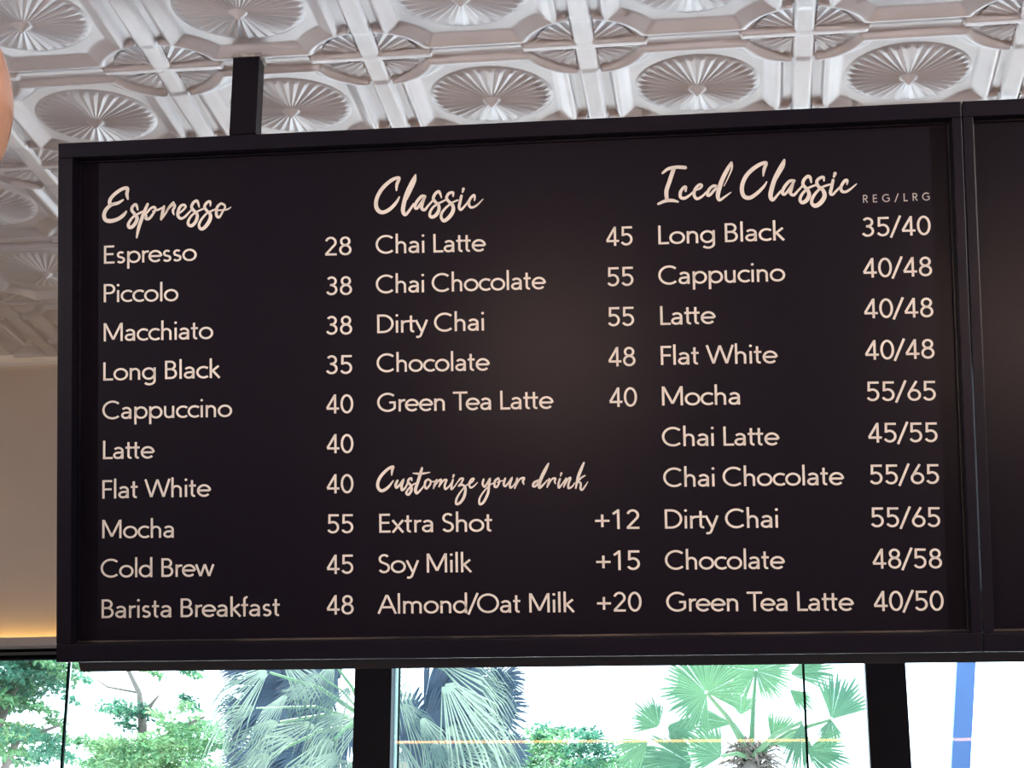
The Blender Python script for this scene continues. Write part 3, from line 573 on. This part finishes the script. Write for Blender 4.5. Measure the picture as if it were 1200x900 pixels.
def letter(text, x0, y0, x1, y1, cap, name, m, par, track=0.0, label=None):
    V = []; F = []; cx = 0.0; sw = SW/2
    KERN = {('T', 'e'): -.12, ('L', 'a'): -.02, ('r', 'e'): -.03, ('t', 't'): -.04, ('f', 'a'): -.02, ('/', 'O'): -.08, ('d', '/'): -.04, ('t', 'y'): -.04, ('r', 't'): -.02, ('F', 'l'): -.02, ('W', 'h'): -.02,
            ('1', '2'): .02, ('+', '1'): -.06, ('4', '/'): -.05, ('0', '/'): -.04, ('5', '/'): -.03, ('8', '/'): -.03}
    for i, ch in enumerate(text):
        if ch == ' ': cx += .30; continue
        adv, sts = G[ch]
        for st in sts:
            if st[0] == 'dot': dot(V, F, cx+st[1], st[2], sw*1.22)
            else: ribbon(V, F, [(cx+p[0], p[1]) for p in st], sw)
        cx += adv + track + (KERN.get((ch, text[i+1]), 0) if i < len(text)-1 else 0)
    # fit to the measured width: bounds in x
    a = min(v[0] for v in V); b = max(v[0] for v in V)
    sx = (x1-x0)/(b-a); out = []
    for (x, y, z) in V:
        t = (x-a)/(b-a); out.append((x0+(x-a)*sx, y0+(y1-y0)*t + y*cap, 0))
    o = obj(name, (out, F), m, par, label=label)
    o.location = (0, 0, PZ+.0012)
    return o
CAP = .0515
for L in (ITEMS_1, ITEMS_2, ITEMS_3):
    for (t, x0, y0, x1, y1) in L: letter(t, x0, y0, x1, y1, CAP, 'drink_name', M['vinyl'], pan1, label='cream lettering reading '+t)
for L in (PRICES_1, PRICES_2, PRICES_3):
    for (t, x0, y0, x1, y1) in L: letter(t, x0, y0, x1, y1, CAP*1.02, 'price', M['vinyl'], pan1, label='cream figures reading '+t)
t, x0, y0, x1, y1, cp = REG
h_save = SW; SW = .13
letter(t, x0, y0, x1, y1, cp, 'size_caption', M['vinylgrey'], pan1, track=.55, label='small spaced grey capitals reading REG/LRG')
SW = h_save
def catmull(P, k=5):
    out = []; n = len(P)
    for i in range(n-1):
        p0, p1, p2, p3 = P[max(i-1, 0)], P[i], P[i+1], P[min(i+2, n-1)]
        for s in range(k):
            t = s/k; out.append(tuple(.5*((2*b)+(-a+c)*t+(2*a-5*b+4*c-d)*t*t+(-a+3*b-3*c+d)*t**3) for a, b, c, d in zip(p0, p1, p2, p3)))
    out.append(P[-1]); return out
for t, sts in SCRIPT.items():
    V = []; F = []
    for st in sts:
        pts = [(p[0], p[1], max(.0012, p[2]*.97)) for p in (catmull(st) if len(st) > 2 else st)]
        ribbon(V, F, pts, .003, True)
    o = obj('heading', (V, F), M['vinyl'], pan1, label='brush script heading reading '+t); o.location = (0, 0, PZ+.0012)

# ---- hanging posts
def hanging_post(x0, x1, y0, zb, label):
    o = empty('hanging_post', ((x0+x1)/2, y0+.03, ZC), label, 'post', 'posts that hang the menu boards')
    w_ = (x1-x0)/2
    obj('post_body', bx(-w_, w_, -.03, .03, zb-ZC, .004, bev=.002), M['post'], o)
    obj('ceiling_bracket', bx(-w_-.004, w_+.006, -.034, .034, -.006, .004, bev=.001), M['alu2'], o, label='chipped pale collar where the post meets the ceiling')
    obj('bolt_plate', bx(-w_+.01, w_-.01, -.025, .025, zb-ZC-.004, zb-ZC), M['post'], o)
    return o
M['alu2'] = mat('chipped_collar', (.5, .48, .47), .7, noise=(40, (.06, .06, .06), .2))
def boardtop(x, y):
    # height of the board's top face above (x, y)
    uu = (x-BO.x)/BU.x
    p = BO+BU*uu; k = (y-p.y)/(-BN.y); return (p - BN*k).z
hanging_post(-1.3955, -1.3195, 4.706, boardtop(-1.36, 4.736)+.004, 'black square post hanging the menu board from the tin ceiling')
p2 = hanging_post(2.30, 2.376, 4.706, boardtop(2.34, 4.736)+.012, 'black square post hanging the blank board, outside the picture')

# ================================================================ LAMPS OF THE ROOM, WITH ADDED UNSEEN LIGHTS
def globe(loc, R_, label, shade_m, lit, group=None):
    o = empty('pendant_lamp', loc, label, 'pendant lamp', group)
    prof = []
    for k in range(0, 25):
        a = math.radians(-62 + (90+62-6)*k/24); prof.append((R_*math.cos(a), R_*math.sin(a)))
    inner = [(rr*.965, z*.965) for rr, z in prof[::-1]]
    obj('shade', lathe(prof+inner), shade_m, o, smooth=True)
    obj('rim', lathe([(R_*math.cos(math.radians(-62))-.004, -R_*.883-.002), (R_*.4695+.004, -R_*.883-.002), (R_*.4695+.004, -R_*.883+.006), (R_*.4695-.006, -R_*.883+.006)]), M['brass'], o, smooth=False)
    obj('cap', lathe([(.0, R_*1.06), (.02, R_*1.06), (.035, R_*.985), (.0, R_*.98)], 24), M['brass'], o)
    V = []; F = []; tube(V, F, [(0, 0, R_*1.04), (0, 0, ZC-loc[2]-.02)], .004, 8); obj('cord', (V, F), M['cord'], o)
    obj('ceiling_rose', lathe([(0, ZC-loc[2]-.03), (.05, ZC-loc[2]-.03), (.055, ZC-loc[2]), (0, ZC-loc[2])], 24), M['brass'], o)
    bp = []
    for k in range(13):
        a = math.radians(-90+180*k/12); bp.append((.045*math.cos(a), .045*math.sin(a)))
    obj('bulb', lathe(bp, 20), M['bulb'] if lit else M['white'], o, smooth=True, loc=(0, 0, -R_*.15))
    return o
gp = at(-147, 118, 2.2)
globe(tuple(gp), 158/FPX*(gp-EYE).dot(f), 'amber lit globe pendant cut off by the left edge of the photo', M['copper'], True)
# added unseen opal globes: warm the ceiling, give the board its brown sheen
for k, (x, y, z) in enumerate([(-.89, 1.2, 2.81), (1.27, 1.2, 2.82)]):
    globe((x, y, z), .115, ['added unseen opal globe pendant, left of two, warms the ceiling', 'added unseen opal globe pendant, right of two, warms the ceiling'][k], M['opal'], True, 'added unseen opal pendants')
def added_spot(loc, target, e, label):  # added lamp out of view, brightens the board lettering
    o = empty('added_spot', loc, label, 'spotlight', 'added unseen spotlights that brighten the menu boards')
    q = (Vector(target)-Vector(loc)).to_track_quat('-Z', 'Y')
    can = obj('can', lathe([(0, .12), (.035, .12), (.04, .11), (.04, -.05), (.036, -.05), (.034, .02), (0, .02)], 24), M['metal'], o, smooth=False)
    can.rotation_euler = q.to_euler()
    V = []; F = []; tube(V, F, [(0, 0, .09), (0, 0, ZC-loc[2])], .008, 8); obj('stem', (V, F), M['metal'], o)
    l = lamp('SPOT', 'fill_spot', (0, 0, 0), (0, 0, 0), e, (1.0, .92, .86), .03, spot=math.radians(56)); l.parent = o; l.rotation_euler = q.to_euler()
    l.location = q @ Vector((0, 0, .01))
SPOT_E = 330
for k, (x, tx, e) in enumerate([(-4.0, -.3, .85), (3.6, .1, 1.15)]):
    added_spot((x, (2.4, 1.3)[k], 3.50), (tx, 4.8, 3.1), SPOT_E*e, ['added unseen spotlight near the left wall', 'added unseen spotlight near the right wall'][k])

# ================================================================ OUTSIDE
struct('ground', bx(-40, 40, YW+.3, 60, -.16, -.02), M['paving'], label='pale paving outside')
# leaning blue post with a white band
o = empty('leaning_post', (0, 0, 0), 'blue painted post leaning to the left behind the right window', 'post')
Yp = 9.2; a = at(1132.5, 760, Yp); b = at(1125, 900, Yp); d = (b-a)/(a.z-b.z)
top = a - d*.6; bot = b + d*(b.z+.02)
wdt = 10.5*Yp/FPX
o.location = bot
def slab(p, q, w_, dep): 
    return hexa([p+Vector((-w_, -dep, 0)), p+Vector((w_, -dep, 0)), p+Vector((w_, dep, 0)), p+Vector((-w_, dep, 0))],
                [q+Vector((-w_, -dep, 0)), q+Vector((w_, -dep, 0)), q+Vector((w_, dep, 0)), q+Vector((-w_, dep, 0))])
obj('shaft', slab(Vector((0, 0, 0)), top-bot, wdt, .04), M['blue'], o)

def leaf_cluster(V, F, rnd, c, rx, ry, rz, n, size):
    for _ in range(n):
        while True:
            p = Vector((rnd.uniform(-1, 1), rnd.uniform(-1, 1), rnd.uniform(-1, 1)))
            if .25 < p.length < 1 or (p.length < 1 and rnd.random() < .35): break
        q = c + Vector((p.x*rx, p.y*ry, p.z*rz))
        a = Vector((rnd.gauss(0, 1), rnd.gauss(0, 1), rnd.gauss(0, .5)-.2)).normalized()
        nn = Vector((rnd.gauss(0, .6), rnd.gauss(0, .6), 1)).normalized(); b = a.cross(nn).normalized()
        s = size*rnd.uniform(.6, 1.2); k = len(V); up = b.cross(a)*s*.12
        V.extend([tuple(q), tuple(q+a*s*.5+b*s*.24+up), tuple(q+a*s), tuple(q+a*s*.5-b*s*.24+up)])
        F.append((k, k+1, k+2)); F.append((k, k+2, k+3))
def tree(name, Y, clusters, trunk, label, mats, size=.075, seed=1, dens=1.35):
    rnd = random.Random(seed); base = trunk[0][0][0]
    base = Vector((base.x, base.y, -.02))
    o = empty(name, base, label, 'tree', 'trees beyond the glass')
    V = []; F = []
    for pts, rads in trunk: tube(V, F, [Vector(p)-base for p in pts], rads, 8)
    obj('trunk', (V, F), M['bark'], o, smooth=True)
    for mi, m_ in enumerate(mats):
        V = []; F = []
        for (px, py, rx, ry, n, k) in clusters:
            if k != mi: continue
            c = at(px, py, Y) - base; s = Y/FPX
            # each blob is a handful of smaller sprays
            for _ in range(max(1, n//60)):
                g = Vector((rnd.uniform(-1, 1)*rx*s*.75, rnd.uniform(-.7, .7), rnd.uniform(-1, 1)*ry*s*.75))
                leaf_cluster(V, F, rnd, c+g, rx*s*.38, .35, ry*s*.30, int(60*dens), size)
        if V: obj('foliage', (V, F), m_, o, kind='stuff')
    return o
# broadleaf tree far left, hanging over the first pane
Y = 17.0
tb = at(-60, 900, Y)
tree('broadleaf_tree', Y, [(25, 790, 50, 26, 1500, 0), (0, 815, 50, 20, 900, 1), (50, 778, 40, 14, 900, 0), (15, 862, 46, 14, 700, 2), (45, 875, 34, 16, 600, 0), (10, 884, 30, 10, 300, 1), (60, 840, 14, 10, 150, 1), (90, 785, 22, 12, 260, 1), (-40, 840, 50, 60, 1500, 0), (20, 740, 110, 30, 2500, 0)],
     [([Vector((tb.x, Y, -.02)), Vector((tb.x+.05, Y, 2.0)), Vector((tb.x+.3, Y, 3.6)), at(20, 800, Y)], [.16, .14, .09, .03]),
      ([Vector((tb.x+.1, Y, 2.4)), at(20, 868, Y), at(70, 850, Y)], [.06, .035, .012])],
     'leafy broadleaf tree behind the leftmost pane, darker at its top', [M['leaf_b'], M['leaf_a'], M['leaf_c']], seed=3)
Y = 20.0
tb = at(170, 900, Y)
tree('broadleaf_tree', Y, [(170, 885, 75, 26, 2400, 2), (215, 855, 36, 20, 900, 2), (150, 890, 60, 18, 900, 1), (110, 880, 30, 14, 350, 1), (165, 838, 22, 20, 420, 0), (118, 833, 26, 7, 140, 0), (135, 822, 12, 12, 120, 0), (210, 794, 26, 9, 220, 1), (235, 785, 20, 7, 120, 0), (222, 822, 20, 8, 130, 0), (250, 870, 30, 26, 500, 1), (95, 790, 14, 8, 60, 0), (180, 905, 100, 20, 1800, 1)],
     [([Vector((tb.x, Y, -.02)), Vector((tb.x-.05, Y, 2.8)), at(167, 850, Y), at(163, 812, Y), at(150, 785, Y), at(140, 760, Y)], [.2, .15, .05, .03, .022, .015]),
      ([at(167, 840, Y), at(180, 822, Y), at(186, 815, Y)], [.03, .018, .01]), ([at(163, 812, Y), at(126, 805, Y), at(112, 795, Y)], [.012, .012, .007]),
      ([at(175, 880, Y), at(205, 855, Y), at(240, 840, Y)], [.05, .03, .012])],
     'broadleaf tree with a bare forked stem against the white sky, left of the palm', [M['leaf_b'], M['leaf_a'], M['leaf_c']], seed=7)
Y = 22.0
tb = at(680, 900, Y)
tree('leafy_bush', Y, [(640, 878, 44, 24, 1300, 1), (690, 888, 44, 20, 1100, 0), (665, 862, 40, 12, 500, 0), (640, 857, 22, 8, 240, 0), (720, 895, 26, 10, 260, 1), (610, 890, 30, 22, 500, 2), (740, 898, 30, 8, 200, 0), (670, 910, 90, 16, 1600, 1)],
     [([Vector((tb.x, Y, -.02)), Vector((tb.x, Y, 3.2)), at(680, 885, Y)], [.18, .14, .04]), ([Vector((tb.x, Y, 3.2)), at(640, 875, Y)], [.07, .02])],
     'rounded leafy tree top between the two palms, under blank sky', [M['leaf_b'], M['leaf_a'], M['leaf_c']], seed=11)

def frond(par, hub, ang, R_, spread, m_, rnd, thick=1.0, nseg=26, split=.45, tilt=0.0, petiole=None, yaw=0.0, base=None, droop=.25, stalk_m=None, wid=1.0):
    # a fan leaf: pleated fingers that fork out of a common blade
    ax = Vector((math.cos(ang), 0, math.sin(ang))); side = Vector((-math.sin(ang), 0, math.cos(ang))); nrm = Vector((0, -1, 0))
    rot = Matrix.Rotation(tilt, 3, side) @ Matrix.Rotation(yaw, 3, ax)
    V = []; F = []
    hub_l = hub-base
    dth = 2*spread/nseg
    for k in range(nseg):
        th = -spread + dth*(k+.5) + rnd.uniform(-.15, .15)*dth
        L = R_*(1-.22*(abs(th)/max(spread, .1))**2)*rnd.uniform(.86, 1.06)
        st = [0.04, min(.25, split*.7), split, .70, .88, 1.0]
        sw_ = max(split, .36); ww = [dth*.5*.04, dth*.5*min(.25, split), dth*.5*split, dth*.5*sw_*.95, dth*.5*sw_*.6, 0.0]
        b0 = len(V)
        bend = rnd.uniform(-.08, .08)
        for s, wd in zip(st, ww):
            q = max(0, s-split)
            tt = th + bend*q
            c_ = (ax*math.cos(tt)+side*math.sin(tt))*(L*s); pd = (-ax*math.sin(tt)+side*math.cos(tt))
            sag = Vector((0, 0, -1))*(L*droop*q*q*2.2)
            mid = nrm*(.10*L*math.sin(s*2.2)) 
            wv = wd*L*1.04*wid
            for e in (-1, 0, 1):
                p = c_ + pd*(e*wv) + mid + nrm*(0 if e else .35*wv)
                V.append(tuple(hub_l + rot@p + sag))
        for s in range(len(st)-1):
            for e in (0, 1): F.append((b0+3*s+e, b0+3*s+e+1, b0+3*s+e+4, b0+3*s+e+3))
    o = obj('frond', (V, F), m_, par)
    if petiole is not None:
        p0 = petiole-base; V = []; F = []
        m1 = (p0+hub_l)*.5 + Vector((0, 0, .08*(hub_l-p0).length))
        tube(V, F, [p0, m1, hub_l], [.022*R_/.6*thick, .016*R_/.6*thick, .010*R_/.6*thick], 6); obj('stalk', (V, F), stalk_m or M['stalk'], o)
    return o
D = math.radians
# big silvery palm behind the black window post
Y = 15.5; S = Y/FPX
tb = at(440, 900, Y); base = Vector((tb.x, Y+.3, -.02))
pa = empty('fan_palm', base, 'large silvery fan palm with drooping fronds on both sides of the black window post', 'palm tree', 'palms beyond the glass')
V = []; F = []; tube(V, F, [Vector((0, 0, 0)), Vector((.03, 0, 1.5)), Vector((0, 0, 3.4))], [.24, .2, .22], 12); obj('trunk', (V, F), M['bark'], pa, smooth=True)
rnd = random.Random(5)
A = [ # px, py, angle, radius px, half spread, depth offset, dark
 (316, 788, 200, 84, 46, -.5, 0), (330, 776, 345, 62, 40, -.35, 0), (392, 778, 238, 72, 34, -.6, 0), (372, 852, 168, 92, 26, -.5, 0), (328, 846, 196, 82, 34, -.4, 0),
 (412, 806, 222, 66, 40, -.7, 0), (392, 866, 226, 96, 40, -.8, 0), (418, 898, 178, 74, 40, -.6, 0), (318, 884, 212, 80, 40, -.3, 0), (360, 812, 150, 50, 40, -.2, 0),
 (430, 840, 200, 70, 34, -.5, 0), (366, 900, 200, 90, 46, -.7, 0), (300, 830, 182, 62, 34, -.1, 0), (282, 800, 178, 48, 34, 0, 0),
 (518, 802, 318, 104, 50, -.8, 0), (510, 782, 8, 92, 34, -.5, 0), (470, 826, 330, 62, 40, -.7, 0), (466, 866, 285, 70, 44, -.8, 0), (526, 892, 30, 84, 44, -.5, 0),
 (548, 838, 345, 72, 40, -.3, 0), (455, 786, 300, 50, 46, -.6, 0), (556, 798, 355, 58, 42, -.1, 0), (560, 872, 330, 66, 40, -.2, 0), (486, 900, 250, 70, 46, -.8, 0),
 (520, 856, 0, 96, 34, -.4, 0), (345, 868, 170, 58, 40, -.9, 0), (404, 840, 190, 48, 44, -1.0, 0), (398, 884, 205, 52, 46, -1.1, 0), (372, 790, 205, 44, 40, -.8, 0), (338, 815, 215, 52, 36, -.7, 0), (492, 842, 320, 52, 44, -1.0, 0), (508, 870, 295, 56, 46, -1.1, 0), (540, 810, 335, 50, 36, -.6, 0), (540, 770, 20, 70, 44, 0, 0), (575, 905, 20, 50, 40, 0, 0), (496, 776, 200, 42, 50, -.7, 2),
]
hubc = at(440, 850, Y)
for (px, py, an, R_, sp, dy, dk) in A:
    hub = at(px, py, Y+dy)
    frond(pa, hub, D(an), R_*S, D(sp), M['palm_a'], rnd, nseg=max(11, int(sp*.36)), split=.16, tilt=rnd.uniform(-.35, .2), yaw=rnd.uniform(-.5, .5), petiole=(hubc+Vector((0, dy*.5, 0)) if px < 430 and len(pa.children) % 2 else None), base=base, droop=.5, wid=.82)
for k in range(64):
    px = rnd.choice([rnd.uniform(285, 410), rnd.uniform(455, 590)]); py = rnd.uniform(775, 905)
    an = (180 if px < 440 else 0) + rnd.uniform(-60, 60)
    Rk = rnd.uniform(55, 80) if 320 < px < 560 else rnd.uniform(28, 42)
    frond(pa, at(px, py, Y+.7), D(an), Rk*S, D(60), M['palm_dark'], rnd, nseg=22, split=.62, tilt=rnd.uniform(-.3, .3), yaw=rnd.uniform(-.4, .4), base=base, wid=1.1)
# slender green palm to the right
Y = 13.0; S = Y/FPX
hc = at(880, 888, Y); base = Vector((hc.x, Y+.1, -.02))
pb = empty('fan_palm', base, 'green fan palm with open round fans against white sky, left of the thin glass joint', 'palm tree', 'palms beyond the glass')
V = []; F = []; tube(V, F, [Vector((0, 0, 0)), Vector((-.04, 0, 1.6)), hc-base-Vector((0, 0, .10)), hc-base-Vector((0, 0, .01))], [.13, .11, .09, .03], 12); obj('trunk', (V, F), M['bark'], pb, smooth=True)
V = []; F = []
for k in range(110):       # fibrous heart
    a_ = rnd.uniform(0, PI); q = hc-base+Vector((rnd.uniform(-.08, .08), rnd.uniform(-.05, .05), rnd.uniform(-.1, .06)))
    tube(V, F, [q, q+Vector((math.cos(a_)*.12, rnd.uniform(-.06, .06), math.sin(a_)*.09)), q+Vector((math.cos(a_)*.2, rnd.uniform(-.1, .1), math.sin(a_)*.10-.05))], [.008, .006, .003], 4)
obj('fibre', (V, F), M['bark'], pb, kind='stuff')
Bf = [ (828, 812, 120, 58, 150, -.3, 1), (886, 786, 85, 52, 165, 0, 1), (974, 843, 65, 62, 48, -.1, 1), (974, 843, 262, 34, 42, -.1, 0), (772, 852, 135, 42, 60, .1, 0), (782, 850, 330, 48, 50, .2, 0),
  (846, 886, 150, 50, 62, -.2, 1), (760, 868, 215, 50, 40, -.1, 0), (940, 846, 262, 60, 26, -.3, 1), (860, 848, 172, 60, 22, .1, 1), (812, 896, 170, 66, 60, .1, 0),
  (905, 872, 40, 46, 60, .2, 1), (868, 838, 80, 34, 50, .4, 0), (925, 790, 10, 60, 34, .3, 0), (945, 880, 350, 54, 50, .2, 0), (905, 905, 300, 50, 60, -.2, 0), (790, 890, 200, 60, 50, .3, 0), (925, 808, 320, 40, 30, .4, 0)]
for (px, py, an, R_, sp, dy, pet) in Bf:
    hub = at(px, py, Y+dy)
    frond(pb, hub, D(an), R_*S, D(sp), M['palm_b'], rnd, nseg=max(14, int(sp*.36)), split=.60, tilt=rnd.uniform(-.3, .3), yaw=rnd.uniform(-.3, .3), petiole=hc if pet else None, base=base, droop=.12, wid=1.1, thick=1.9)
bpy.context.view_layer.update()
